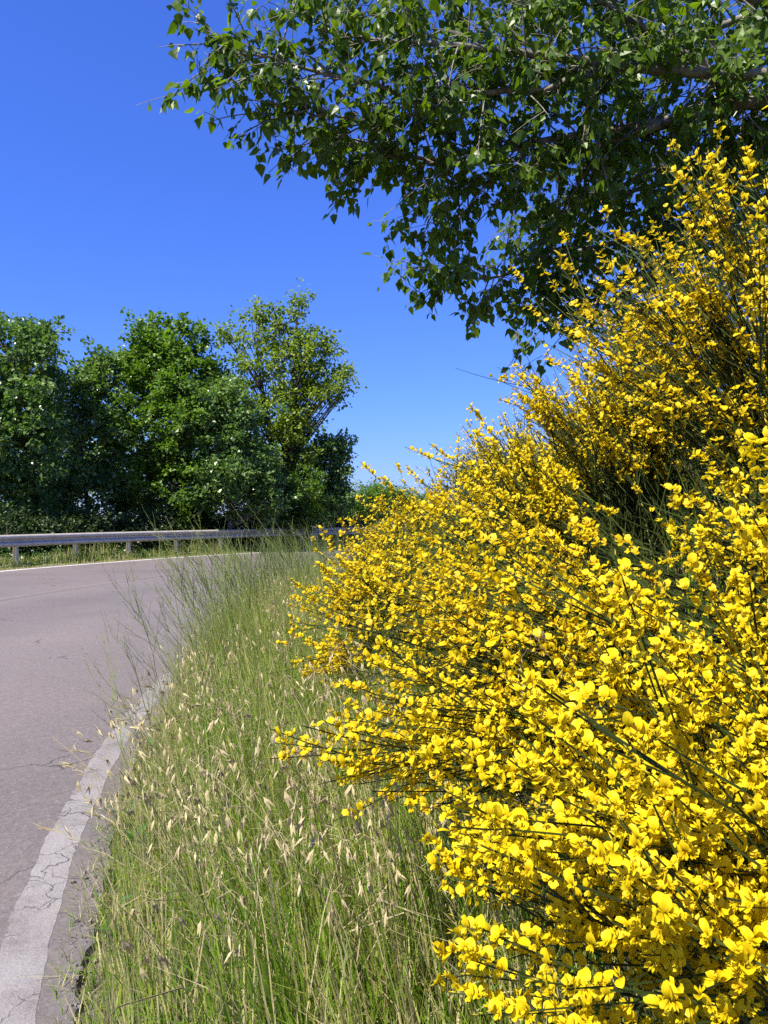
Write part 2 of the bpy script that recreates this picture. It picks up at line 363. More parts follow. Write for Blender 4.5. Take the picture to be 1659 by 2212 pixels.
# ------------------------------------------------------------------ trees beyond the guardrail
LEAF2 = (np.array([[0, 0, 0], [0.44, 0.45, 0.14], [0, 1.0, 0], [-0.44, 0.45, 0.14]]), np.array([[0, 1, 2], [0, 2, 3]]), np.zeros(2, int))
def limb_paths(P0, P1, sag, n, g, wob=0.05):
    d = np.linalg.norm(P1 - P0, axis=1, keepdims=True)
    mid = (P0 + P1) / 2 + np.array([0, 0, 1]) * d * sag + g.normal(0, 1, P0.shape) * d * wob
    return bez(P0, mid, P1, n)
def far_tree(name, base, lobes, label, mat, seed, leaf=0.085, clump=0.42, dens=150, nclump=60, trunk_r=0.10, stems=1, cat='tree', group=None, airy=0.0, spread=0.5, gaps=0.0):
    """lobes: (dx, dy, z, rx, ry, rz) ellipsoids relative to the base; clumps of leaves fill them, limbs reach the clumps"""
    g = RNG(seed); base = np.array([base[0], base[1], float(ground_z(np.array(base[0]), np.array(base[1]))) - 0.05])
    root = empty(name, base); tag(root, label, cat, group)
    L = np.array(lobes, float); vol = (L[:, 3] * L[:, 4] * L[:, 5]) ** 0.6; pr = vol / vol.sum()
    k = g.choice(len(L), nclump, p=pr); u = unit(g.normal(size=(nclump, 3))); rad = g.uniform(0.25, 1, nclump) ** 0.45
    cc = L[k, :3] + u * rad[:, None] * L[k, 3:]
    cc[:, 2] = np.maximum(cc[:, 2], 0.25)
    top = L[:, 2].max() + 0.3 * L[:, 5].max()
    W = Mesh()
    trunks = []
    for s in range(stems):
        lean = g.normal(0, 0.05, 2) * top + (np.array([math.cos(2.1 * s + 0.4), math.sin(2.1 * s + 0.4)]) * 0.06 * top if stems > 1 else 0)
        t_ = np.linspace(0, 1, 9)
        c = np.stack([lean[0] * t_ ** 1.3 + 0.10 * np.sin(3 * t_ + s), lean[1] * t_ ** 1.3 + 0.10 * np.sin(4 * t_ + 2 * s), top * 0.86 * t_], -1) + [0.12 * s, 0.1 * s, 0]
        trunks.append(c)
    T = np.stack(trunks)
    tubes(W, T + base, np.linspace(1, 0.12, 9)[None] ** 0.9 * trunk_r, 7, 0)
    trunk = W.build('trunk', M_bark, root, base, smooth=True)
    ti = np.argmin(np.linalg.norm(T[:, 5, None, :2] - cc[None, :, :2], axis=-1), 0); hz = np.clip((cc[:, 2] - np.hypot(cc[:, 0], cc[:, 1]) * spread) / (top * 0.86), 0.10, 0.97) * 8
    i0 = np.floor(hz).astype(int); i0 = np.clip(i0, 0, 7); fr = (hz - i0)[:, None]
    P0 = T[ti, i0] * (1 - fr) + T[ti, i0 + 1] * fr
    W = Mesh()
    paths = limb_paths(P0, cc, -0.04, 7, g)
    r0 = np.clip(0.012 * np.linalg.norm(cc - P0, axis=1) + 0.006, 0.008, 0.06)
    tubes(W, paths + base, r0[:, None] * np.linspace(1, 0.25, 7)[None], 4, 0)
    W.build('limbs', M_bark, trunk, base, smooth=True)['kind'] = 'stuff'
    # leaves: small sprays within each clump
    Cw = Mesh()
    cs = clump * g.uniform(0.55, 1.35, nclump)
    n = np.maximum((dens * (cs / clump) ** 2).astype(int), 8)
    idx = np.repeat(np.arange(nclump), n); N = len(idx)
    # sub-sprays
    ns = 7; sub = g.normal(0, 0.55, (nclump, ns, 3)) * [1, 1, 0.75]
    si = g.integers(0, ns, N)
    off = sub[idx, si] + g.normal(0, 0.26, (N, 3)) * [1, 1, 0.8]
    P = cc[idx] + off * cs[idx][:, None]; P[:, 2] = np.maximum(P[:, 2], 0.05)
    if gaps > 0:
        keep = g.random(N) > gaps * (0.5 + 0.5 * np.sin(P[:, 0] * 2.1 + P[:, 2] * 1.7 + seed)); P, idx, off = P[keep], idx[keep], off[keep]; N = len(P)
    y = unit(off + g.normal(0, 0.7, (N, 3)) + [0, 0, -0.35]); zh = unit(g.normal(0, 0.6, (N, 3)) + [0, 0, 0.9] + 0.3 * off)
    B = basis(y, zh, leaf * g.uniform(0.65, 1.35, N))
    var = np.clip(g.normal(0.45, 0.18, nclump)[idx] + g.normal(0, 0.17, N), 0, 1)
    instances(Cw, *LEAF2, P + base, B, var)
    o = Cw.build('crown', mat, root, base); o['kind'] = 'stuff'
    return root
def ft(px, d, name, lobes_px, label, mat, seed, **kw):
    """lobes_px: (px, py, half width px, half height px, depth offset m) read at distance d"""
    x = (px - CX) / F * d; b0 = ground_z(np.array(x), np.array(d))
    lobes = []
    for (lx, ly, hw, hh, dd) in lobes_px:
        c = at(lx, ly, d); lobes.append((c[0] - x, dd, c[2] - float(b0), hw / F * d, max(hw / F * d * 0.85, 0.5), hh / F * d))
    return far_tree(name, (x, d), lobes, label, mat, seed, **kw)
ft(20, 25.0, 'poplar_tree', [(-40, 760, 150, 105, 0), (60, 830, 90, 120, -0.6), (30, 960, 130, 110, -0.8), (-30, 1070, 140, 70, -0.5), (105, 735, 32, 40, 0)],
   'dark green poplar cut by the left edge of the picture', M_leafA, 11, nclump=210, dens=148, leaf=0.135, group='trees beyond the guardrail')
ft(190, 28.0, 'poplar_tree', [(195, 860, 75, 85, 0), (180, 960, 110, 90, -0.5), (200, 1060, 110, 60, -0.5), (225, 810, 40, 40, 0)],
   'lower dark tree in the dip between two taller trees', M_leafA, 12, nclump=150, dens=132, leaf=0.135, group='trees beyond the guardrail')
ft(375, 29.0, 'poplar_tree', [(365, 740, 78, 60, 0), (370, 800, 120, 75, 0), (300, 770, 48, 42, 0.5), (390, 930, 130, 110, -0.6), (380, 1050, 130, 70, -0.5), (450, 850, 60, 80, 0), (345, 705, 36, 28, 0)],
   'tall rounded tree with bright green top left of the airy oak', M_leafC, 13, nclump=260, dens=148, leaf=0.135, group='trees beyond the guardrail')
ft(490, 28.0, 'poplar_tree', [(480, 900, 85, 85, 0), (500, 1000, 95, 80, 0), (520, 1070, 90, 50, 0)],
   'dense dark tree in front of the airy oak', M_leafA, 14, nclump=130, dens=132, leaf=0.135, group='trees beyond the guardrail')
ft(595, 31.0, 'oak_tree', [(560, 730, 55, 60, 0), (645, 690, 26, 58, 0), (655, 755, 62, 55, 0), (595, 800, 95, 75, 0), (705, 830, 48, 42, 0), (600, 890, 95, 60, 0), (685, 745, 34, 40, 0), (515, 740, 34, 38, 0), (612, 960, 80, 60, 0), (646, 652, 13, 30, 0), (567, 668, 16, 30, 0), (602, 680, 18, 34, 0), (735, 810, 20, 20, 0)],
   'airy yellow-green oak with branches showing, tallest of the far trees', M_leafB, 15, nclump=270, dens=66, leaf=0.125, clump=0.36, stems=3, trunk_r=0.12, spread=1.1, group='trees beyond the guardrail')
ft(690, 32.0, 'poplar_tree', [(690, 1010, 50, 55, 0), (735, 955, 24, 24, 0), (715, 980, 30, 30, 0), (690, 1080, 70, 45, 0), (735, 1040, 22, 40, 0)],
   'small ragged tree at the right end of the far trees', M_leafA, 16, nclump=80, dens=117, leaf=0.135, clump=0.38, group='trees beyond the guardrail')
ft(660, 30.0, 'ivy_shrub', [(665, 1070, 40, 60, 0), (650, 1110, 50, 35, 0)],
   'rounded ivy-clad shrub below the ragged tree', M_leafC, 17, nclump=50, dens=150, leaf=0.08, clump=0.3, cat='shrub', group='shrubs behind the guardrail')
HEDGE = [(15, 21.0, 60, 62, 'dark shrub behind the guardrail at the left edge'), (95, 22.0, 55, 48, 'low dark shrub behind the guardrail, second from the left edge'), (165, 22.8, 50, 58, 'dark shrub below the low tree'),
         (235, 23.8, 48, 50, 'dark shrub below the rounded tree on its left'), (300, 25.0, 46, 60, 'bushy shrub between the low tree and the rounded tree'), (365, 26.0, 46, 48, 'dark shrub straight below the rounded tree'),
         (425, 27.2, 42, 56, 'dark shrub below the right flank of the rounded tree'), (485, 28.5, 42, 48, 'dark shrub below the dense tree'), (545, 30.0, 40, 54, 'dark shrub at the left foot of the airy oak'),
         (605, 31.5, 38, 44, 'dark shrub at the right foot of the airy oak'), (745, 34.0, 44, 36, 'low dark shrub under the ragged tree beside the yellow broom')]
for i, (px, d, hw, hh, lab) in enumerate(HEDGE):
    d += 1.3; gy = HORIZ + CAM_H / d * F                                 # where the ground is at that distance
    ft(px, d, 'hedge_shrub', [(px, gy - hh * 0.85, hw, hh * 0.82, 0.4), (px + 8, gy - 22, hw * 1.2, 26, 0.0)], lab, M_leafShade, 30 + i, nclump=85, dens=110, leaf=0.10, clump=0.34, trunk_r=0.04, cat='shrub', group='shrubs behind the guardrail')
ft(800, 46.0, 'bushy_tree', [(800, 1085, 70, 38, 0), (835, 1080, 45, 30, 0), (770, 1110, 45, 22, 0)],
   'distant bright green bush seen between the trees and the broom', M_leafC, 41, nclump=140, dens=130, leaf=0.12, clump=0.45, cat='shrub')
ft(905, 52.0, 'bushy_tree', [(900, 1095, 70, 30, 0)], 'farthest green bush just behind the broom slope', M_leafC, 42, nclump=60, dens=120, leaf=0.13, clump=0.5, cat='shrub')
# trees farther back so that little sky shows low between the trunks
for i, (px, d, hw, top, lab) in enumerate([(90, 36, 150, 880, 'dark tree mass behind the low tree'), (330, 37, 160, 900, 'dark tree mass behind the rounded tree'), (560, 39, 120, 960, 'dark tree mass behind the airy oak')]):
    ft(px, d, 'backing_tree', [(px, (top + 1100) / 2, hw, (1110 - top) / 2, 0)], lab, M_leafA, 50 + i, nclump=110, dens=90, leaf=0.15, clump=0.6, group='trees beyond the guardrail')

# ------------------------------------------------------------------ the poplar that leans in from the right
def poplar_leaf():
    h = np.array([[0, 0], [0.20, 0.02], [0.44, 0.20], [0.42, 0.36], [0.24, 0.66], [0.07, 0.92], [0, 1.10]])
    v = [[x, y, 0.10 * x - 0.10 * y * y] for x, y in h] + [[-x, y, 0.10 * x - 0.10 * y * y] for x, y in h[1:-1]] + [[0, 0.35, -0.05], [0, 0.7, -0.09]]
    R_, L_, a, b = [0, 1, 2, 3, 4, 5, 6], [0, 7, 8, 9, 10, 11, 6], 12, 13
    f = []
    for s, fl in ((R_, False), (L_, True)):
        tri = [[s[0], s[1], a], [s[1], s[2], a], [s[2], s[3], a], [s[3], s[4], b], [s[3], b, a], [s[4], s[5], b], [s[5], s[6], b]]
        f += [t[::-1] if fl else t for t in tri]
    v += [[-0.012, 0, 0], [0.012, 0, 0], [0.0, -0.30, 0.05], [0.0, -0.55, 0.14]]
    f += [[14, 15, 16], [14, 16, 17]]
    return np.array(v), np.array(f), np.zeros(len(f), int)
PLEAF = poplar_leaf()
PLEAF_LO = (np.array([[0, 0, 0], [0.42, 0.16, 0.04], [0.34, 0.52, 0.0], [0, 1.10, -0.12], [-0.34, 0.52, 0.0], [-0.42, 0.16, 0.04], [0, 0.4, -0.06], [-0.014, 0, 0], [0.014, 0, 0], [0.0, -0.5, 0.12]]),
            np.array([[0, 1, 6], [1, 2, 6], [2, 3, 6], [3, 4, 6], [4, 5, 6], [5, 0, 6], [7, 9, 8]]), np.zeros(7, int))
flower_cells = {}
def visible_largest(P, n, cell=9, margin=0):
    """indices of the n nearest points in the frame, one per small cell of the view"""
    x, y = project(P); ok = (x > -margin) & (x < 1659 + margin) & (y > -margin) & (y < 2212 + margin) & (P[:, 1] > 0.3)
    i = np.where(ok)[0]; i = i[np.argsort(P[i, 1])]
    key = (x[i] // cell).astype(int) * 10000 + (y[i] // cell).astype(int)
    _, first = np.unique(key, return_index=True)
    return np.sort(first)[:n] if False else i[np.sort(first)][:n]
def near_poplar():
    g = RNG(77)
    bx, by = 5.4, 5.6; bz = float(ground_z(np.array(bx), np.array(by))) - 0.1
    base = np.array([bx, by, bz]); root = empty('poplar_tree', base)
    tag(root, 'large poplar leaning in from the right over the broom', 'tree')
    W = Mesh()
    tp = np.array([[0, 0, 0], [-0.1, 0, 0.9], [-0.25, -0.05, 1.8], [-0.35, -0.1, 2.8], [-0.5, -0.15, 3.9], [-0.7, -0.2, 5.2]]) + base
    tubes(W, tp[None], np.array([[0.24, 0.20, 0.18, 0.16, 0.12, 0.08]]), 10); W.build('trunk', M_bark_pop, root, base, smooth=True)
    # limbs: hand-laid from the trunk out over the road
    def limb(pts, r0, r1):
        q = np.array([p if len(p) == 3 and isinstance(p, np.ndarray) else at(*p) for p in pts]); n = 16
        s = np.concatenate([[0], np.cumsum(np.linalg.norm(np.diff(q, axis=0), axis=1))]); t = np.linspace(0, s[-1], n)
        c = np.stack([np.interp(t, s, q[:, i]) for i in range(3)], -1)
        c[1:-1] = (c[:-2] + 2 * c[1:-1] + c[2:]) / 4
        c[1:-1] += g.normal(0, 0.012, (n - 2, 3))
        return c, np.linspace(r0, r1, n)
    T = tp
    limbs = [
        limb([T[2], (1900, 240, 4.9), (1600, 205, 4.6), (1430, 265, 4.5), (1290, 285, 4.5), (1150, 310, 4.5), (980, 330, 4.5)], 0.085, 0.012),
        limb([T[2] * .5 + T[3] * .5, (1850, 170, 4.7), (1600, 165, 4.5), (1350, 140, 4.3), (1100, 110, 4.2), (850, 90, 4.2), (680, 60, 4.1)], 0.07, 0.008),
        limb([at(1350, 145, 4.3), (1100, 200, 4.3), (920, 215, 4.2), (740, 165, 4.1), (570, 120, 4.0), (455, 100, 4.0)], 0.024, 0.005),
        limb([at(1430, 265, 4.5), (1250, 330, 4.6), (1080, 380, 4.7), (930, 430, 4.7)], 0.03, 0.006),
        limb([T[1] * .4 + T[2] * .6, (1850, 420, 5.5), (1560, 470, 5.3), (1330, 520, 5.2), (1120, 590, 5.2), (960, 600, 5.2)], 0.055, 0.006),
        limb([at(1560, 470, 5.3), (1380, 600, 5.4), (1240, 660, 5.4), (1140, 690, 5.4)], 0.026, 0.006),
        limb([T[3], (1800, 20, 4.9), (1500, -40, 4.7), (1200, -80, 4.6), (900, -70, 4.5), (680, -50, 4.4)], 0.06, 0.01),
        limb([at(1600, 205, 4.6), (1450, 90, 4.4), (1330, 20, 4.3), (1200, -60, 4.3)], 0.03, 0.008),
        limb([at(1850, 420, 5.5), (1680, 330, 5.2), (1500, 330, 5.0), (1350, 390, 5.0), (1200, 450, 5.1)], 0.03, 0.006),
        limb([T[3], (2000, -60, 5.6), (1650, 30, 5.7), (1400, 90, 5.8), (1150, 170, 5.9)], 0.06, 0.008),
        limb([T[2], (1950, 300, 6.2), (1650, 330, 6.3), (1400, 400, 6.4), (1150, 480, 6.4)], 0.06, 0.008),
        limb([at(980, 215, 4.2), (860, 265, 4.2), (730, 250, 4.2), (600, 240, 4.2)], 0.014, 0.004),
        limb([at(1150, 310, 4.5), (980, 350, 4.5), (850, 330, 4.4), (700, 285, 4.4)], 0.014, 0.004),
        limb([at(1560, 470, 5.3), (1600, 560, 5.0), (1500, 640, 5.0), (1400, 700, 5.2)], 0.024, 0.005),
    ]
    for c, r in limbs:
        W = Mesh(); tubes(W, c[None], r[None], 7); W.build('limb', M_bark_pop, root, base, smooth=True)
    # branchlets and twigs
    S, D, fr = [], [], []
    for li, (c, r) in enumerate(limbs):
        L = np.linalg.norm(np.diff(c, axis=0), axis=1).sum()
        n = int(L * 25); t = g.uniform(0.22 if li not in (2, 3, 5, 7, 8, 11, 12, 13) else 0.02, 1.0, n) * 15
        i = np.clip(np.floor(t).astype(int), 0, 14); q = (t - i)[:, None]
        S.append(c[i] * (1 - q) + c[i + 1] * q); D.append(unit(c[i + 1] - c[i])); fr.append(t / 15)
    S, D, fr = np.concatenate(S), np.concatenate(D), np.concatenate(fr)
    n = len(S)
    out = unit(D * 0.75 + unit(g.normal(size=(n, 3))) * [1, 1, 0.75] + [0, 0, -0.06])
    ln = g.uniform(0.28, 0.80, n) * (1.05 - 0.45 * fr)
    E_ = S + out * ln[:, None] + np.array([0, 0, -0.10]) * ln[:, None]
    br = bez(S, (S + E_) / 2 + np.array([0, 0, 0.06]), E_, 7)
    W = Mesh(); tubes(W, br, np.linspace(0.006, 0.002, 7)[None], 4, 0)
    # twigs off the branchlets
    k = 4
    ti = np.repeat(np.arange(n), k); tt = g.uniform(0.25, 0.98, n * k) * 6; i = np.clip(np.floor(tt).astype(int), 0, 5); q = (tt - i)[:, None]
    TS = br[ti, i] * (1 - q) + br[ti, i + 1] * q; TD = unit(br[ti, i + 1] - br[ti, i] )
    to = unit(TD * 0.8 + unit(g.normal(size=(n * k, 3))) + [0, 0, -0.1]); tl = g.uniform(0.08, 0.24, n * k)
    TE = TS + to * tl[:, None]
    tw = bez(TS, (TS + TE) / 2 + [0, 0, 0.012], TE, 3)
    tubes(W, tw, np.linspace(0.0026, 0.0013, 3)[None], 3, 0)
    W.build('twigs', M_bark_pop, root, base, smooth=True)['kind'] = 'stuff'
    # leaves on branchlet ends and twigs
    P, O = [], []
    for paths, per in ((br[:, 3:], 5), (tw, 7)):
        m, nn, _ = paths.shape
        ii = np.repeat(np.arange(m), per); t = g.uniform(0.1, 1, m * per) * (nn - 1); i = np.clip(np.floor(t).astype(int), 0, nn - 2); q = (t - i)[:, None]
        P.append(paths[ii, i] * (1 - q) + paths[ii, i + 1] * q); O.append(unit(paths[ii, i + 1] - paths[ii, i]))
    P, O = np.concatenate(P), np.concatenate(O)
    keep = g.random(len(P)) < 0.86
    P, O = P[keep], O[keep]; N = len(P)
    y = unit(O * 0.4 + unit(g.normal(size=(N, 3))) * 0.75 + [0, 0, -0.75])
    zh = unit(g.normal(size=(N, 3)) * 0.8 + [-0.40, -0.45, 0.65])
    sc = 0.051 * g.uniform(0.45, 1.4, N)
    B = basis(y, zh, sc); P = P + y * 0.5 * sc[:, None]
    var = np.clip(g.beta(2, 2.4, N), 0, 1)
    big = visible_largest(P, 300, 16)
    one = Mesh(); one.add(PLEAF[0], PLEAF[1], PLEAF[2], 0.0); tpl = one.build('leaf', M_poplar); me = tpl.data
    bpy.data.objects.remove(tpl)
    rest = np.ones(N, bool); rest[big] = False
    for j in big:
        o = bpy.data.objects.new('leaf', me); COL.objects.link(o); o.parent = root
        Mx = Matrix(np.asarray(B[j]).tolist()).to_4x4(); Mx.translation = Vector(P[j] - base); o.matrix_basis = Mx
    Lm = Mesh(); sel = rest & (RNG(78).random(N) < 0.25); oth = rest & ~sel
    instances(Lm, *PLEAF, P[sel], B[sel], var[sel]); instances(Lm, *PLEAF_LO, P[oth], B[oth], var[oth])
    o = Lm.build('foliage', M_poplar, root, base); o['kind'] = 'stuff'
near_poplar()

# ------------------------------------------------------------------ broom
def flower_templates():
    def banner(nr, rings):
        vs, fs = [[0, 0.02, 0.02]], []
        ang = np.linspace(-0.42 * math.pi, 1.42 * math.pi, nr)
        for k, rr in enumerate(rings):
            for a in ang:
                x, z = 0.46 * rr * math.cos(a), 0.50 + 0.52 * rr * math.sin(a) if rr == rings[-1] else 0.42 * 1 + 0.50 * rr * math.sin(a)
                notch = 0.07 * math.exp(-((a - math.pi / 2) / 0.25) ** 2) * rr
                back = -0.10 - 0.30 * max(z, 0) ** 2 + 0.22 * abs(x)
                vs.append([x, back, z - notch])
        for i in range(nr - 1): fs.append([0, 1 + i, 2 + i])
        for k in range(len(rings) - 1):
            o1, o2 = 1 + k * nr, 1 + (k + 1) * nr
            for i in range(nr - 1): fs += [[o1 + i, o2 + i, o2 + i + 1], [o1 + i, o2 + i + 1, o1 + i + 1]]
        return vs, fs
    def build(nr, rings, fine):
        vs, fs = banner(nr, rings); ms = [0] * len(fs)
        def addp(v, f, m):
            o = len(vs); vs.extend(v); fs.extend([[a + o for a in t] for t in f]); ms.extend([m] * len(f))
        for s in (-1, 1):   # wings, spreading
            if not fine:
                addp([[0.03 * s, 0.0, 0.0], [0.30 * s, 0.34, 0.06], [0.28 * s, 0.60, -0.16], [0.10 * s, 0.36, -0.20]], [[0, 1, 3], [1, 2, 3]] if s > 0 else [[0, 3, 1], [1, 3, 2]], 0); continue
            addp([[0.03 * s, 0.0, 0.0], [0.16 * s, 0.16, 0.10], [0.36 * s, 0.42, 0.02], [0.30 * s, 0.60, -0.16], [0.12 * s, 0.42, -0.20]],
                 [[0, 1, 4], [1, 3, 4], [1, 2, 3]] if s > 0 else [[0, 4, 1], [1, 4, 3], [1, 3, 2]], 0)
        if not fine:
            addp([[0, 0, -0.02], [0.09, 0.34, -0.18], [-0.09, 0.34, -0.18], [0, 0.66, -0.26]], [[0, 2, 1], [1, 2, 3]], 0)
            return np.array(vs, float), np.array(fs), np.array(ms)
        addp([[0, 0, -0.02], [0.09, 0.30, -0.16], [-0.09, 0.30, -0.16], [0, 0.34, -0.36], [0, 0.66, -0.22]],
             [[0, 1, 3], [0, 3, 2], [1, 4, 3], [2, 3, 4]] + ([[0, 2, 1], [1, 2, 4]] if fine else []), 0)
        addp([[0.07, -0.02, 0.04], [-0.07, -0.02, 0.04], [0, -0.02, -0.09], [0, -0.30, -0.03]], [[0, 3, 1], [1, 3, 2], [2, 3, 0]], 1)
        return np.array(vs, float), np.array(fs), np.array(ms)
    return build(11, (0.6, 1.0), True), build(6, (1.0,), False)
FL_HI, FL_LO = flower_templates()
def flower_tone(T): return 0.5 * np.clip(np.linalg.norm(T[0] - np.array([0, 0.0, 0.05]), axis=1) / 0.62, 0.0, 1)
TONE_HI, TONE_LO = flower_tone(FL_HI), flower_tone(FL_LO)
BUD = (np.array([[0, 0, 0], [0.13, 0.4, 0.0], [-0.065, 0.4, 0.11], [-0.065, 0.4, -0.11], [0, 1.0, 0.08]]), np.array([[0, 1, 2], [0, 2, 3], [0, 3, 1], [1, 4, 2], [2, 4, 3], [3, 4, 1]]), np.full(6, 2))
ME_FLOWERS = []
for k_, (sx_, sz_, dy_, tone_) in enumerate(((1, 1, 0, 0.10), (0.80, 1.06, 0.35, 0.16), (0.94, 0.86, -0.30, 0.02), (0.66, 0.98, 0.65, 0.20), (0.90, 0.80, 0.2, -0.10))):
    V_ = FL_HI[0].copy(); up_ = np.clip(V_[:, 2], 0, None)
    V_[:, 0] *= np.where(V_[:, 2] > 0.05, sx_, 1.0); V_[:, 2] *= np.where(V_[:, 2] > 0, sz_, 1.0)
    V_[:, 1] += dy_ * up_ * (0.3 + np.abs(V_[:, 0])) + 0.03 * np.sin(9 * V_[:, 0] + 7 * V_[:, 2] + k_)      # folded forward, thrown back, ruffled
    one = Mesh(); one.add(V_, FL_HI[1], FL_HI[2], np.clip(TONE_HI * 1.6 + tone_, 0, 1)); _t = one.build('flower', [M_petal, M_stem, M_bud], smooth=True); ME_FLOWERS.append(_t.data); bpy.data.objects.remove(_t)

BROOMS = []
def broom(bx, by, axis, spread, lmin, lmax, nst, label, seed, hi=False, bloom=1.0, parts=0, flat=0.0, br=3, base_r=0.16, fsize=0.0125, clip=None, lift=0.0, bare=0.15, per=9, tuft=7):
    """stems fan out from a stool on the bank about the given axis and bend towards the light; racemes on their ends"""
    g = RNG(seed); bz = float(ground_z(np.array(bx), np.array(by))); base = np.array([bx, by, bz - 0.03])
    root = empty('broom_shrub', base); tag(root, label, 'shrub', 'flowering broom shrubs on the bank')
    ax = unit(np.array(axis, float)); u = unit(np.cross(ax, [0.1, 1, 0.2])); v_ = np.cross(ax, u)
    ntu = max(nst // tuft, 12); tu = g.integers(0, ntu, nst)                 # stems stand in tufts, so the bloom does too
    th = (spread * np.sqrt(g.random(ntu)))[tu] + g.normal(0, 0.045, nst); ph = g.uniform(0, 2 * math.pi, ntu)[tu] + g.normal(0, 0.07, nst)
    d = ax[None] * np.cos(th)[:, None] + (u[None] * np.cos(ph)[:, None] + v_[None] * np.sin(ph)[:, None]) * np.sin(th)[:, None]
    d[:, 2] = np.where(d[:, 2] < -0.12, -0.12 + 0.2 * g.random(nst), d[:, 2]); d = unit(d)
    L = np.clip(g.uniform(lmin, lmax, ntu)[tu] * g.uniform(0.84, 1.06, nst), lmin * 0.8, lmax)
    p0 = base + np.concatenate([g.normal(0, base_r, (nst, 2)), np.zeros((nst, 1))], 1)
    p0[:, 2] = ground_z(p0[:, 0], p0[:, 1]) - 0.02
    p2 = base + d * L[:, None] + [0, 0, lift]
    p2[:, 2] = np.maximum(p2[:, 2], ground_z(p2[:, 0], p2[:, 1]) + 0.15)
    p1 = p0 + (p2 - p0) * 0.5 + np.array([0.05, 0, 0.06])[None] * L[:, None] + g.normal(0, 0.04, (nst, 3))
    if clip is not None:
        k = clip(p2); p0, p1, p2, L, d = p0[k], p1[k], p2[k], L[k], d[k]; nst = len(p0)
    S = bez(p0, p1, p2, 8)
    W = Mesh(); sv = g.random(nst)
    tubes(W, S, np.linspace(0.0038, 0.0015, 8)[None] * g.uniform(0.6, 1.1, nst)[:, None], 3, 0, sv)
    # branchlets
    bi = np.repeat(np.arange(nst), br); n2 = len(bi); t = g.uniform(0.50, 0.93, n2) * 7; i = np.floor(t).astype(int); q = (t - i)[:, None]
    b0 = S[bi, i] * (1 - q) + S[bi, i + 1] * q; bd = unit(S[bi, i + 1] - S[bi, i])
    bo = unit(bd + unit(g.normal(size=(n2, 3))) * 0.32 + [-0.04, 0, 0.08]); bl = g.uniform(0.14, 0.36, n2) * min(1.0, lmax)
    b2 = b0 + bo * bl[:, None]; b2[:, 2] = np.maximum(b2[:, 2], ground_z(b2[:, 0], b2[:, 1]) + 0.1)
    Bp = bez(b0, (b0 + b2) / 2 + [0, 0, -0.012], b2, 4)
    if clip is not None:
        k = clip(b2); Bp = Bp[k]; n2 = len(Bp)
    tubes(W, Bp, np.linspace(0.0024, 0.0012, 4)[None], 3, 0, g.random(n2))
    W.build('stems', M_stem, root, base)['kind'] = 'stuff'
    # racemes
    P, A = [], []
    bp_, ba = [], []
    for paths, ln in ((S, np.linalg.norm(p2 - p0, axis=1)), (Bp, np.linalg.norm(Bp[:, -1] - Bp[:, 0], axis=1))):
        m, nn, _ = paths.shape
        fl = g.random(m) > bare
        rl = np.minimum(g.uniform(0.07, 0.17, m), ln * 0.75)            # raceme length
        for j in range(per):
            f = (j + g.uniform(0.1, 0.9, m)) / per
            t = (1 - (rl * f) / np.maximum(ln, 1e-3)) * (nn - 1); i = np.clip(np.floor(t).astype(int), 0, nn - 2); q = (t - i)[:, None]
            pp = paths[np.arange(m), i] * (1 - q) + paths[np.arange(m), i + 1] * q; aa = unit(paths[np.arange(m), i + 1] - paths[np.arange(m), i])
            bud = fl & (f < 0.16)
            ok = fl & ~bud & (g.random(m) < bloom * (0.92 - 0.45 * f))
            P.append(pp[ok]); A.append(aa[ok]); bp_.append(pp[bud]); ba.append(aa[bud])
    P, A = np.concatenate(P), np.concatenate(A); N = len(P)
    out = unit(np.cross(A, unit(g.normal(size=(N, 3))))); out = unit(out + [-0.34, -0.34, 0.22])
    face = unit(out + A * 0.25 + g.normal(0, 0.22, (N, 3)))
    up = unit(A * 0.7 + [0, 0, 0.8] + g.normal(0, 0.25, (N, 3)))
    sc = fsize * 1.75 * g.uniform(0.78, 1.18, N)
    B = basis(face, up, sc); Pf = P + out * 0.008
    var = g.random(N)
    bp_, ba = np.concatenate(bp_), np.concatenate(ba); nb = len(bp_)
    bdir = unit(ba * 0.9 + unit(g.normal(size=(nb, 3))) * 0.45 + [0, 0, 0.15])
    Bb = basis(bdir, g.normal(size=(nb, 3)), 0.015 * g.uniform(0.7, 1.2, nb))
    BROOMS.append((root, base, Pf, B, var, bp_, Bb, g.random(nb), hi, parts))
def left_of(lim_near, xmin=-9.0, zmax=99.0):
    return lambda p: (p[:, 1] > lim_near) & (p[:, 2] < zmax) & (p[:, 0] > xmin) & (p[:, 0] / p[:, 1] < 0.78)

broom(0.98, 1.22, (-0.55, 0.14, 0.82), 0.95, 0.45, 0.98, 560, 'broom shrub nearest the camera with the biggest blooms, filling the lower right corner', 101, hi=True, parts=300, clip=left_of(0.80, 0.07), br=3, bloom=1.1, per=15, tuft=4, fsize=0.0101)
broom(1.02, 2.10, (-0.95, 0.02, 0.16), 0.62, 0.50, 1.20, 520, 'wide yellow broom shrub leaning over the grass right of the dry oats', 102, hi=True, parts=300, br=3, bloom=1.0, fsize=0.0115, per=10, clip=left_of(1.45, -0.30, 1.32), tuft=5)
broom(1.50, 2.35, (-0.30, -0.02, 0.97), 0.60, 0.40, 1.50, 520, 'tall upright broom shrub at the right edge, its tips against the poplar', 103, hi=True, parts=300, br=4, bloom=1.05, clip=left_of(1.5), bare=0.42)
broom(1.05, 3.15, (-0.92, 0.05, 0.34), 0.66, 0.60, 1.16, 520, 'broom shrub densely covered in yellow in the middle of the bank', 104, parts=300, bloom=1.1, per=11, tuft=4)
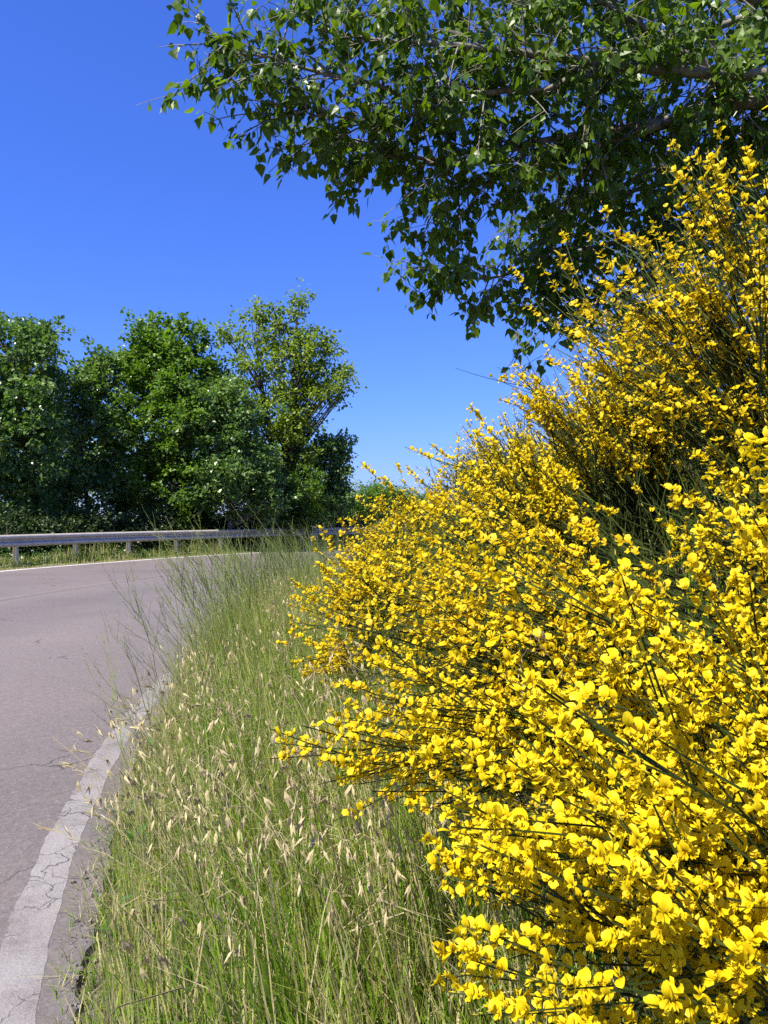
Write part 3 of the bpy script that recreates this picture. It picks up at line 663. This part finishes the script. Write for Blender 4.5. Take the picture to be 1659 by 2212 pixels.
broom(0.45, 4.15, (-0.70, 0.00, 0.70), 0.80, 0.50, 1.02, 330, 'broom shrub beside the far end of the grass, behind the wiry weeds', 105, parts=300, bloom=1.1, per=11, tuft=4)
broom(1.50, 4.30, (-0.50, 0.00, 0.85), 0.75, 0.45, 0.82, 440, 'broom shrub on the slope under the lowest poplar leaves', 106, parts=300, bloom=1.0, tuft=4)
broom(2.05, 3.10, (-0.30, -0.10, 0.95), 0.75, 0.70, 1.40, 320, 'broom shrub high on the bank behind the tall upright one', 107, parts=200, bloom=0.7, bare=0.45)
broom(0.60, 5.40, (-0.55, 0.00, 0.85), 0.85, 0.45, 0.92, 420, 'broom shrub on the skyline left of the slope shrub', 108, parts=200, bloom=1.1, br=2, per=11, tuft=4)
broom(0.20, 6.30, (-0.45, 0.00, 0.90), 0.90, 0.40, 0.88, 320, 'low broom shrub whose tips reach the guardrail', 109, parts=150, bloom=1.1, br=2, per=11, tuft=4)
broom(1.25, 6.60, (-0.40, 0.00, 0.92), 0.85, 0.50, 0.92, 380, 'broom shrub on the skyline behind the middle ones', 110, parts=100, bloom=1.1, br=2, per=11, tuft=4)
broom(2.20, 6.00, (-0.25, 0.00, 0.95), 0.80, 0.45, 0.85, 240, 'broom shrub just under the hanging poplar tip', 111, parts=100, bloom=1.1, br=2, per=11)
broom(0.60, 8.30, (-0.40, 0.00, 0.92), 0.90, 0.45, 0.9, 240, 'small looking broom shrub at the far left of the row', 112, bloom=1.1, br=2, per=11, tuft=4)
broom(1.55, 8.80, (-0.35, 0.00, 0.95), 0.90, 0.50, 0.95, 260, 'distant broom shrub low on the skyline', 113, bloom=1.1, br=2, per=11, tuft=4)
broom(2.70, 8.60, (-0.35, 0.00, 0.95), 0.90, 0.45, 0.9, 200, 'distant broom shrub high on the skyline', 114, bloom=1.1, br=2, per=11)
broom(1.28, 3.60, (-0.22, 0.00, 0.95), 0.50, 0.55, 1.22, 380, 'broom shrub filling the gap between the slope shrub and the tall one', 116, parts=300, bloom=0.95)
broom(1.42, 1.95, (-0.35, 0.00, 0.85), 0.80, 0.35, 0.80, 260, 'low broom shrub in the hollow at the right edge below the tall one', 117, parts=150, bloom=0.9, bare=0.4, clip=left_of(1.3))
broom(3.20, 4.60, (-0.30, -0.1, 0.95), 0.80, 0.70, 1.40, 110, 'broom shrub on top of the bank in the poplar shade', 115, bloom=0.7)

def finish_brooms():
    allP = np.concatenate([b[2] for b in BROOMS]); who = np.concatenate([np.full(len(b[2]), i) for i, b in enumerate(BROOMS)])
    loc = np.concatenate([np.arange(len(b[2])) for b in BROOMS])
    front = visible_largest(allP, 10 ** 9, 13)
    sx, sy = project(allP); key = (sx // 30).astype(int) * 1000 + (sy // 30).astype(int); _, inv = np.unique(key, return_inverse=True)
    dmin = np.full(inv.max() + 1, 1e9); np.minimum.at(dmin, inv, allP[:, 1])
    buried = (allP[:, 1] > dmin[inv] + 0.45) & (RNG(9).random(len(allP)) < 0.75)      # deep behind other bloom: most are left out
    start = np.cumsum([0] + [len(b[2]) for b in BROOMS])
    for i, (root, base, P, B, var, bp_, Bb, bv, hi, parts) in enumerate(BROOMS):
        pick = loc[front[who[front] == i]][:parts] if parts else np.zeros(0, int)
        rest = ~buried[start[i]:start[i + 1]]; rest[pick] = False
        for j in pick:
            o = bpy.data.objects.new('flower', ME_FLOWERS[(j * 7 + i) % 5]); COL.objects.link(o); o.parent = root
            Mx = Matrix(B[j].tolist()).to_4x4(); Mx.translation = Vector(P[j] - base); o.matrix_basis = Mx
        Mf = Mesh(); near = rest & (P[:, 1] < 1.75); far_ = rest & ~near
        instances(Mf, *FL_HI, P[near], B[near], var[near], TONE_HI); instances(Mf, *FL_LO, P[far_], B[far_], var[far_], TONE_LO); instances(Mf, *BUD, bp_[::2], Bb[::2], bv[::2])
        o = Mf.build('flowers', [M_petal, M_stem, M_bud], root, base, smooth=True); o['kind'] = 'stuff'
finish_brooms()

# ------------------------------------------------------------------ bramble among the broom
def bramble(p0, p1, label, seed, n=9, size=0.045):
    g = RNG(seed); p0, p1 = np.array(p0), np.array(p1); root = empty('bramble', p0); tag(root, label, 'bramble')
    c = bez(p0[None], ((p0 + p1) / 2 + [0, 0, 0.18])[None], p1[None], 14)[0]
    W = Mesh(); tubes(W, c[None], np.linspace(0.004, 0.002, 14)[None], 5); W.build('cane', M_weed, root, p0)
    for k in range(n):
        i = 3 + int(k * 10 / n); s = c[i]; d = unit(g.normal(size=3) * [1, 0.7, 0.5] + [-0.2, -0.5, 0.5]); e = s + d * size * 1.6
        M = Mesh(); tubes(M, np.array([[s, e]]), 0.0012, 3, 0); lf = M.build('leaf', M_weed, root, p0)
        for q in (-1.0, 0.0, 1.0):
            side = unit(np.cross(d, [0, 0.3, 1])); y = unit(d + side * q * 1.3 + [0, 0, -0.15])
            V = np.array([[0, 0, 0], [.3, .25, .06], [.38, .55, .05], [.2, .85, 0], [0, 1.1, -.06], [-.2, .85, 0], [-.38, .55, .05], [-.3, .25, .06], [0, .5, -.03]])
            Fc = np.array([[8, a, (a + 1) % 8] for a in range(8)])
            M = Mesh(); instances(M, V, Fc, np.zeros(8, int), e[None], basis(y[None], unit(g.normal(0, .3, (1, 3)) + [-0.3, -0.4, 0.8]), [size * g.uniform(0.8, 1.2)]), np.array([g.random()])); M.build('leaflet', M_herb, lf, p0)
bramble(at(1400, 1480, 3.0), at(1120, 1230, 2.55), 'bramble with three-part green leaves in the dark gap of the broom', 201)
bramble(at(1300, 1300, 3.4), at(1060, 1130, 3.2), 'smaller bramble shoot above the dark gap in the broom', 202, n=7, size=0.04)

# ------------------------------------------------------------------ grass
def blades(M, x, y, L, g, width, lean=0.35, bias=(0, 0), var=None, levels=4, mat=0):
    n = len(x); z = ground_z(x, y); p = np.stack([x, y, z - 0.01], -1)
    az = g.uniform(0, 2 * math.pi, n); h = np.stack([np.cos(az), np.sin(az), np.zeros(n)], -1)
    bend = np.abs(g.normal(0, lean, n)); dirn = h * bend[:, None] + np.array([bias[0], bias[1], 0])
    s = np.stack([-np.sin(az + g.normal(0, .6, n)), np.cos(az), np.zeros(n)], -1); s = unit(s)
    V = []
    for k in range(levels):
        t = k / (levels - 1)
        c = p + np.array([0, 0, 1]) * (L * (t - 0.28 * t * t * np.minimum(bend, 1.2)))[:, None] + dirn * (L * t ** 2.0)[:, None]
        wd = width * (1 - t ** 1.6 * 0.97)
        V += [c - s * wd[:, None] / 2, c + s * wd[:, None] / 2]
    V = np.stack(V, 1); m = levels * 2
    f = []
    for k in range(levels - 1): a = 2 * k; f += [[a, a + 1, a + 3], [a, a + 3, a + 2]]
    f = np.array(f[:-2] + [[m - 4, m - 3, m - 1]]) if True else np.array(f)
    Ff = f[None] + (np.arange(n) * m)[:, None, None]
    M.add(V.reshape(-1, 3), Ff.reshape(-1, 3), mat, np.repeat(var if var is not None else g.random(n), m))
def scatter_polar(n, r0, r1, a0, a1, g):
    r = g.uniform(r0, r1, n); a = np.radians(g.uniform(a0, a1, n)); p = polar(r, a); return p[:, 0], p[:, 1]
def scatter_verge(n, s0, s1, a0, a1, g):
    a = np.radians(g.uniform(a0, a1, n)); r = edge_r(a) - g.uniform(s0, s1, n); p = polar(r, a); return p[:, 0], p[:, 1]
def inset(x, y): return edge_r(np.arctan2(y - C0[1], x - C0[0])) - radius(x, y)
def verge_grass():
    g = RNG(300); M = Mesh()
    # the near verge, from beside the camera to far round the bend
    for (n, a0, a1, lo, hi, wd) in ((23000, 184, 193.5, 0.12, 0.40, 0.0085), (15000, 176, 184, 0.16, 0.46, 0.0085), (11000, 165, 176, 0.2, 0.5, 0.009), (7000, 150, 165, 0.2, 0.5, 0.015)):
        x, y = scatter_verge(n, -0.02, 1.45, a0, a1, g); s_ = inset(x, y)
        k = g.random(n) < np.clip((s_ + 0.02) / 0.10, 0.05, 1); x, y, s_ = x[k], y[k], s_[k]
        L = g.uniform(lo, hi, len(x)) * np.clip(0.30 + s_ * 1.4, 0.30, 1.0)
        patch = 0.5 + 0.5 * np.sin(x * 5.1 + 1.3) * np.sin(y * 3.7 + 0.4)
        dry = g.random(len(x)) < 0.30 + 0.28 * patch
        var = np.where(dry, g.uniform(0.64, 1.0, len(x)), g.uniform(0, 0.6, len(x)))
        blades(M, x, y, L, g, wd * g.uniform(0.35, 1.3, len(x)), 0.48, (-0.14, -0.02), var, 4 if a0 > 175 else 3)
    # thin dry stalks standing above the blades
    x, y = scatter_verge(9000, 0.05, 1.3, 168, 193, g); L = g.uniform(0.28, 0.58, len(x))
    blades(M, x, y, L, g, np.full(len(x), 0.0022), 0.22, (-0.12, -0.02), g.uniform(0.62, 1, len(x)), 3)
    x, y = scatter_verge(17000, 0.02, 1.0, 168, 184.5, g); L = g.uniform(0.35, 0.80, len(x)) * np.clip(0.55 + inset(x, y) * 1.2, 0.5, 1)
    blades(M, x, y, L, g, g.uniform(0.003, 0.007, len(x)), 0.30, (-0.13, -0.02), np.where(g.random(len(x)) < 0.48, g.uniform(0.62, 0.95, len(x)), g.uniform(0.1, 0.6, len(x))), 3)
    x, y = scatter_verge(7000, 0.30, 1.35, 183, 192.5, g); L = g.uniform(0.35, 0.62, len(x))
    blades(M, x, y, L, g, g.uniform(0.003, 0.008, len(x)), 0.36, (-0.16, -0.02), np.where(g.random(len(x)) < 0.30, g.uniform(0.62, 1, len(x)), g.uniform(0.0, 0.6, len(x))))
    # low turf creeping over the asphalt edge
    x, y = scatter_verge(9000, -0.07, 0.25, 172, 194, g); L = g.uniform(0.03, 0.12, len(x))
    blades(M, x, y, L, g, np.full(len(x), 0.004), 0.7, (-0.2, 0), np.where(g.random(len(x)) < 0.45, g.uniform(.65, 1, len(x)), g.uniform(0, .6, len(x))), 3)
    tag(M.build('verge_grass', M_grass), 'mixed green and dry grass of the near verge', 'grass', kind='stuff')
    # bank under the broom
    M = Mesh(); x, y = scatter_polar(16000, 23.0, 25.5, 160, 196, g)
    blades(M, x, y, g.uniform(0.15, 0.42, len(x)), g, np.full(len(x), 0.006), 0.4, (-0.1, 0), np.where(g.random(len(x)) < 0.3, g.uniform(.65, 1, len(x)), g.uniform(0, .55, len(x))), 3)
    tag(M.build('bank_grass', M_grass), 'grass on the bank under the broom', 'grass', kind='stuff')
    # the far verge under the guardrail
    M = Mesh(); x, y = scatter_polar(24000, 36.42, 39.2, 125, 178, g); r = radius(x, y)
    L = g.uniform(0.10, 0.55, len(x)) * np.clip((r - 36.3) * 1.1, 0.15, 1) * (0.6 + 0.5 * np.sin(x * 1.3) * np.sin(y * 0.9))
    L = np.maximum(L, 0.06) * (1 + 0.6 * np.exp(-((r - 37.0) / 0.35) ** 2) * g.random(len(x)))
    blades(M, x, y, L, g, np.full(len(x), 0.016), 0.4, (0, 0), np.where(g.random(len(x)) < 0.58, g.uniform(.62, 1, len(x)), g.uniform(0, .6, len(x))), 3)
    x, y = scatter_polar(9000, 36.34, 36.7, 125, 178, g)
    blades(M, x, y, g.uniform(0.03, 0.10, len(x)), g, np.full(len(x), 0.016), 0.8, (0, 0), g.uniform(0.5, 1, len(x)), 3)
    n = 9000; x, y = scatter_polar(n, 36.75, 39.0, 125, 178, g); z = ground_z(x, y)     # small leaves of herbs
    P = np.stack([x, y, z + (0.12 + 0.13 * np.clip(radius(x, y) - 36.7, 0, 5)) * g.uniform(0.1, 1.6, n) * (0.6 + 0.4 * np.sin(x * 2.3) * np.sin(y * 1.9))], -1)
    instances(M, LEAF2[0], LEAF2[1], LEAF2[2] + 1, P, basis(g.normal(size=(n, 3)), unit(g.normal(0, .5, (n, 3)) + [0, 0, 1]), 0.06 * g.uniform(.6, 1.5, n)), g.random(n))
    tag(M.build('far_verge_grass', [M_grass, M_herb]), 'grass and weeds below the guardrail', 'grass', kind='stuff')
verge_grass()

# ------------------------------------------------------------------ wild oats (each stalk a thing, each spikelet a part)
SPK = (np.array([[0, 0, 0], [.13, .35, .07], [.0, .35, -.10], [-.13, .35, .07], [.10, 1.0, .0],
                 [.0, .02, 0], [-.02, .4, .16], [-.17, .38, .02], [.04, .3, .0], [-.24, .95, .10]]),
       np.array([[0, 1, 2], [0, 2, 3], [0, 3, 1], [1, 4, 2], [2, 4, 3], [3, 4, 1], [5, 6, 7], [5, 7, 8], [5, 8, 6], [6, 9, 7], [7, 9, 8], [8, 9, 6]]), np.zeros(12, int))
one = Mesh(); one.add(SPK[0], SPK[1], SPK[2], 0.3); _t = one.build('spikelet', M_oat); ME_SPIKE = _t.data; bpy.data.objects.remove(_t)
def oat_template(seed, h):
    g = RNG(seed)
    bend = np.array([g.normal(-0.10, 0.08), g.normal(0, 0.07), 0])
    t = np.linspace(0, 1, 12)[:, None]; c = np.array([0, 0, 1]) * h * (t - 0.08 * t ** 4) + bend * h * t ** 2.2 * 1.6
    M = Mesh(); tubes(M, c[None], np.linspace(0.0016, 0.0007, 12)[None], 3, 0, g.uniform(.3, .8))
    spikes = []
    for k in range(g.integers(9, 16)):
        q = g.uniform(0.66, 1.0) * 11; i = min(int(q), 10); s = c[i] * (1 - q + i) + c[i + 1] * (q - i)
        a = g.uniform(0, 6.28); d = np.array([math.cos(a), math.sin(a), 0.35]) * g.uniform(0.02, 0.055); e = s + d; e2 = e + np.array([d[0] * 0.35, d[1] * 0.35, -0.014])
        tubes(M, np.array([[s, e, e2]]), 0.0005, 3, 0, 0.6)
        y = unit(np.array([d[0] * 6, d[1] * 6, -1.0]) + g.normal(0, .25, 3)); B = basis(y[None], g.normal(size=(1, 3)), [0.033 * g.uniform(.8, 1.25)])[0]
        spikes.append((e2, B))
    for k in range(2):   # narrow dry leaf
        q = g.uniform(0.15, 0.5); i = int(q * 11); s = c[i]; a = g.uniform(0, 6.28); e = s + np.array([math.cos(a), math.sin(a), 0.5]) * 0.12; e2 = e + np.array([math.cos(a), math.sin(a), -0.5]) * 0.08
        tubes(M, np.array([[s, e, e2]]), np.array([[.002, .0016, .0004]]), 3, 0, 0.4)
    return M, spikes
def wild_oats():
    g = RNG(400); tpls = []
    for k in range(8):
        M, sp = oat_template(500 + k, 0.55 + 0.035 * k); o = M.build('wild_oat', M_straw); me = o.data; bpy.data.objects.remove(o)
        S = Mesh()
        for p, B in sp: instances(S, *SPK, p[None], B[None], np.array([g.random()]))
        tpls.append((me, sp, S))
    # spots: near ones with separate spikelets
    spots = []
    x, y = scatter_verge(1500, 0.28, 1.35, 174, 192.5, g); P = np.stack([x, y, ground_z(x, y) + 0.5], -1); sx, sy = project(P)
    ok = np.where((sx > 150) & (sx < 1500) & (sy < 2300) & (P[:, 1] > 1.5))[0]; ok = ok[np.argsort(P[ok, 1])]
    far_M = Mesh(); count = 0
    nr = ok[P[ok, 1] < 3.4]; fr_ = ok[P[ok, 1] >= 3.4]; sel = np.concatenate([g.permutation(nr)[:90], g.permutation(fr_)[:150]]); sel = sel[np.argsort(P[sel, 1])]
    for j in sel:
        me, sp, S = tpls[g.integers(0, 8)]; near = P[j, 1] < 3.4
        o = bpy.data.objects.new('wild_oat', me); COL.objects.link(o)
        tilt = Matrix.Rotation(g.normal(-0.16, 0.16), 4, 'Y') @ Matrix.Rotation(g.normal(0.05, 0.14), 4, 'X') @ Matrix.Rotation(g.normal(0, 0.5), 4, 'Z') @ Matrix.Scale(g.uniform(0.75, 1.12), 4)
        tilt.translation = Vector((x[j], y[j], float(ground_z(x[j:j+1], y[j:j+1])[0]) - 0.01)); o.matrix_basis = tilt
        if near: tag(o, 'dry wild oat stalk with pale hanging spikelets near the camera', 'wild oat', 'wild oats near the camera')
        else: tag(o, 'dry wild oat stalk with pale spikelets farther along the verge', 'wild oat', 'wild oats farther along the verge')
        for p, B in sp:
            c = bpy.data.objects.new('spikelet', ME_SPIKE); COL.objects.link(c); c.parent = o
            Mx = Matrix(B.tolist()).to_4x4(); Mx.translation = Vector(p); c.matrix_basis = Mx
            if not near and g.random() < 0.35: bpy.data.objects.remove(c)
wild_oats()

# ------------------------------------------------------------------ branching weeds along the asphalt edge
def weed_mesh(seed, h):
    g = RNG(seed); M = Mesh()
    def stalk(s, d, L, r, lvl):
        n = 9; t = np.linspace(0, 1, n)[:, None]
        zig = np.cumsum(g.normal(0, 0.010, (n, 3)), 0) * L; zig[0] = 0
        c = s + d * L * t + np.array([0, 0, 1]) * 0.10 * L * t ** 2 + zig
        tubes(M, c[None], np.linspace(r, r * 0.45, n)[None], 3, 0, g.uniform(0.1, 0.9))
        nb = int(L * 16)
        if nb:
            q = g.uniform(0.25, 1, nb) * (n - 1); i = np.clip(q.astype(int), 0, n - 2); pp = c[i] + (c[i + 1] - c[i]) * (q - i)[:, None]
            instances(M, *BUDW, pp, basis(unit(g.normal(size=(nb, 3)) + d), g.normal(size=(nb, 3)), 0.011 * g.uniform(.6, 1.4, nb)), g.random(nb))
        if lvl < 2:
            for k in range(g.integers(4, 8) if lvl == 0 else g.integers(1, 4)):
                q = g.uniform(0.25, 0.92) * (n - 1); i = int(q)
                stalk(c[i], unit(unit(d) + unit(g.normal(size=3) * [1, 1, 0.4]) * 0.55 + [0, 0, 0.1]), L * g.uniform(0.3, 0.55), r * 0.6, lvl + 1)
    stalk(np.zeros(3), unit(np.array([g.normal(-0.12, 0.12), g.normal(0, 0.12), 1.0])), h, 0.0031, 0)
    return M
BUDW = (BUD[0], BUD[1], np.zeros(6, int))
def weeds():
    g = RNG(600); tpl = []
    for k in range(9):
        o = weed_mesh(610 + k, 0.62 + 0.03 * k).build('branching_weed', M_weed); tpl.append(o.data); bpy.data.objects.remove(o)
    for grp, n, a0, a1, r0, r1, lab in (('weeds at the asphalt edge near the camera', 24, 182, 188.5, 0.08, 0.5, 'thin wiry weed stalk leaning over the white edge line'),
                               ('tall weeds in the middle of the verge', 230, 171, 184, 0.02, 0.80, 'tall wiry branching weed standing between the road and the broom'),
                               ('tall weeds round the bend', 50, 158, 172, 0.03, 0.7, 'wiry branching weed far along the verge in front of the guardrail')):
        x, y = scatter_verge(n, r0, r1, a0, a1, g)
        for j in range(n):
            o = bpy.data.objects.new('branching_weed', tpl[g.integers(0, 9)]); COL.objects.link(o)
            near = 'near' in grp
            s = g.uniform(0.55, 0.95) if near else g.uniform(0.85, 1.25)
            m = Matrix.Rotation(g.normal(-0.20 if not near else -0.20, 0.11), 4, 'Y') @ Matrix.Rotation(g.normal(0, 0.10), 4, 'X') @ Matrix.Rotation(g.normal(0, 0.6), 4, 'Z') @ Matrix.Scale(s, 4)
            m.translation = Vector((x[j], y[j], float(ground_z(x[j:j+1], y[j:j+1])[0]) - 0.01)); o.matrix_basis = m
            tag(o, lab, 'weed', grp)
weeds()

# ------------------------------------------------------------------ brome heads that lean over the line, and low leafy herbs
def brome(x, y, L, lean, label, seed):
    g = RNG(seed); z = float(ground_z(np.array(x), np.array(y))); root = empty('brome_stalk', (x, y, z)); tag(root, label, 'grass stalk', 'seeding grass stalks leaning over the white line')
    t = np.linspace(0, 1, 10)[:, None]; d = np.array([lean[0], lean[1], 0]); c = np.array([0, 0, 1]) * L * (t - 0.35 * t ** 3) + d * L * t ** 1.7
    W = Mesh(); tubes(W, c[None], np.linspace(0.0017, 0.0008, 10)[None], 3, 0, 0.5); W.build('stem', M_straw, root)
    V = np.array([[0, 0, 0], [.05, .4, .02], [-.05, .4, .02], [0, .4, -.04], [0.0, 1.0, 0]]); Fc = np.array([[0, 1, 2], [0, 2, 3], [0, 3, 1], [1, 4, 2], [2, 4, 3], [3, 4, 1]])
    for k in range(9):
        q = 0.72 + 0.28 * k / 8; i = min(int(q * 9), 8); s = c[i] + (c[i + 1] - c[i]) * (q * 9 - i)
        M = Mesh(); y_ = unit(unit(c[-1] - c[-3]) + g.normal(0, .28, 3)); instances(M, V, Fc, np.zeros(6, int), s[None], basis(y_[None], g.normal(size=(1, 3)), [0.055 * g.uniform(.7, 1.2)]), np.array([g.random()]))
        M.build('spikelet', M_straw, root)
g = RNG(700)
for k in range(16):
    x, y = scatter_verge(1, 0.0, 0.25, 185.5, 190.5, g)
    brome(float(x[0]), float(y[0]), g.uniform(0.32, 0.52), (-0.55 + g.normal(0, .2), -0.05 + g.normal(0, .25)), 'straw coloured grass stalk with a drooping seed head over the white line', 710 + k)
def herb(x, y, label, seed, n=9, size=0.07):
    g = RNG(seed); z = float(ground_z(np.array(x), np.array(y))); root = empty('leafy_herb', (x, y, z)); tag(root, label, 'herb', 'broad-leaved herbs in the verge')
    V = np.array([[0, 0, 0], [.16, .25, .05], [.24, .55, .06], [.14, .85, .0], [0, 1.05, -.1], [-.14, .85, .0], [-.24, .55, .06], [-.16, .25, .05], [0, .5, -.01]]); Fc = np.array([[8, a, (a + 1) % 8] for a in range(8)])
    for k in range(n):
        a = g.uniform(0, 6.28); d = np.array([math.cos(a), math.sin(a), g.uniform(0.3, 1.0)])
        M = Mesh(); instances(M, V, Fc, np.zeros(8, int), np.array([[math.cos(a), math.sin(a), 0]]) * 0.01 + [[0, 0, g.uniform(0.02, 0.12)]], basis(unit(d)[None], np.array([[0, 0, 1.0]]), [size * g.uniform(.7, 1.4)]), np.array([g.random()]))
        M.build('leaf', M_herb, root)
for k in range(22):
    x, y = scatter_verge(1, 0.06, 0.5, 183, 192, g)
    herb(float(x[0]), float(y[0]), 'low herb with broad green leaves among the grass by the asphalt', 740 + k, n=int(g.integers(6, 11)), size=g.uniform(0.035, 0.06))

# ------------------------------------------------------------------ crumbs and grit along the broken asphalt edge
def grit():
    g = RNG(900); n = 1500; a = np.radians(g.uniform(176, 194, n)); r = edge_r(a) + g.normal(0.0, 0.035, n); p = polar(r, a)
    sz = 0.002 + 0.010 * g.random(n) ** 4
    z = np.where(r > edge_r(a), 0.001, ground_z(p[:, 0], p[:, 1])) + sz * 0.25
    V = np.array([[1, 0, 0], [-1, 0, 0], [0, 1, 0], [0, -1, 0], [0, 0, .8], [0, 0, -.8]], float) * 0.5
    Fc = np.array([[0, 2, 4], [2, 1, 4], [1, 3, 4], [3, 0, 4], [2, 0, 5], [1, 2, 5], [3, 1, 5], [0, 3, 5]])
    M = Mesh(); instances(M, V, Fc, np.zeros(8, int), np.stack([p[:, 0], p[:, 1], z], -1), basis(g.normal(size=(n, 3)), g.normal(size=(n, 3)), sz * 2) * g.uniform(0.6, 1.3, (n, 1, 3)), g.random(n))
    m, t, b = new_mat('grit'); t.links.new(ramp(t, attr(t), [(0, (0.05, 0.045, 0.04)), (0.6, (0.15, 0.13, 0.12)), (1, (0.30, 0.27, 0.23))]), b.inputs['Base Color']); b.inputs['Roughness'].default_value = 0.9
    tag(M.build('roadside_grit', m), 'loose grit and crumbs along the broken asphalt edge', 'grit', kind='stuff')
grit()
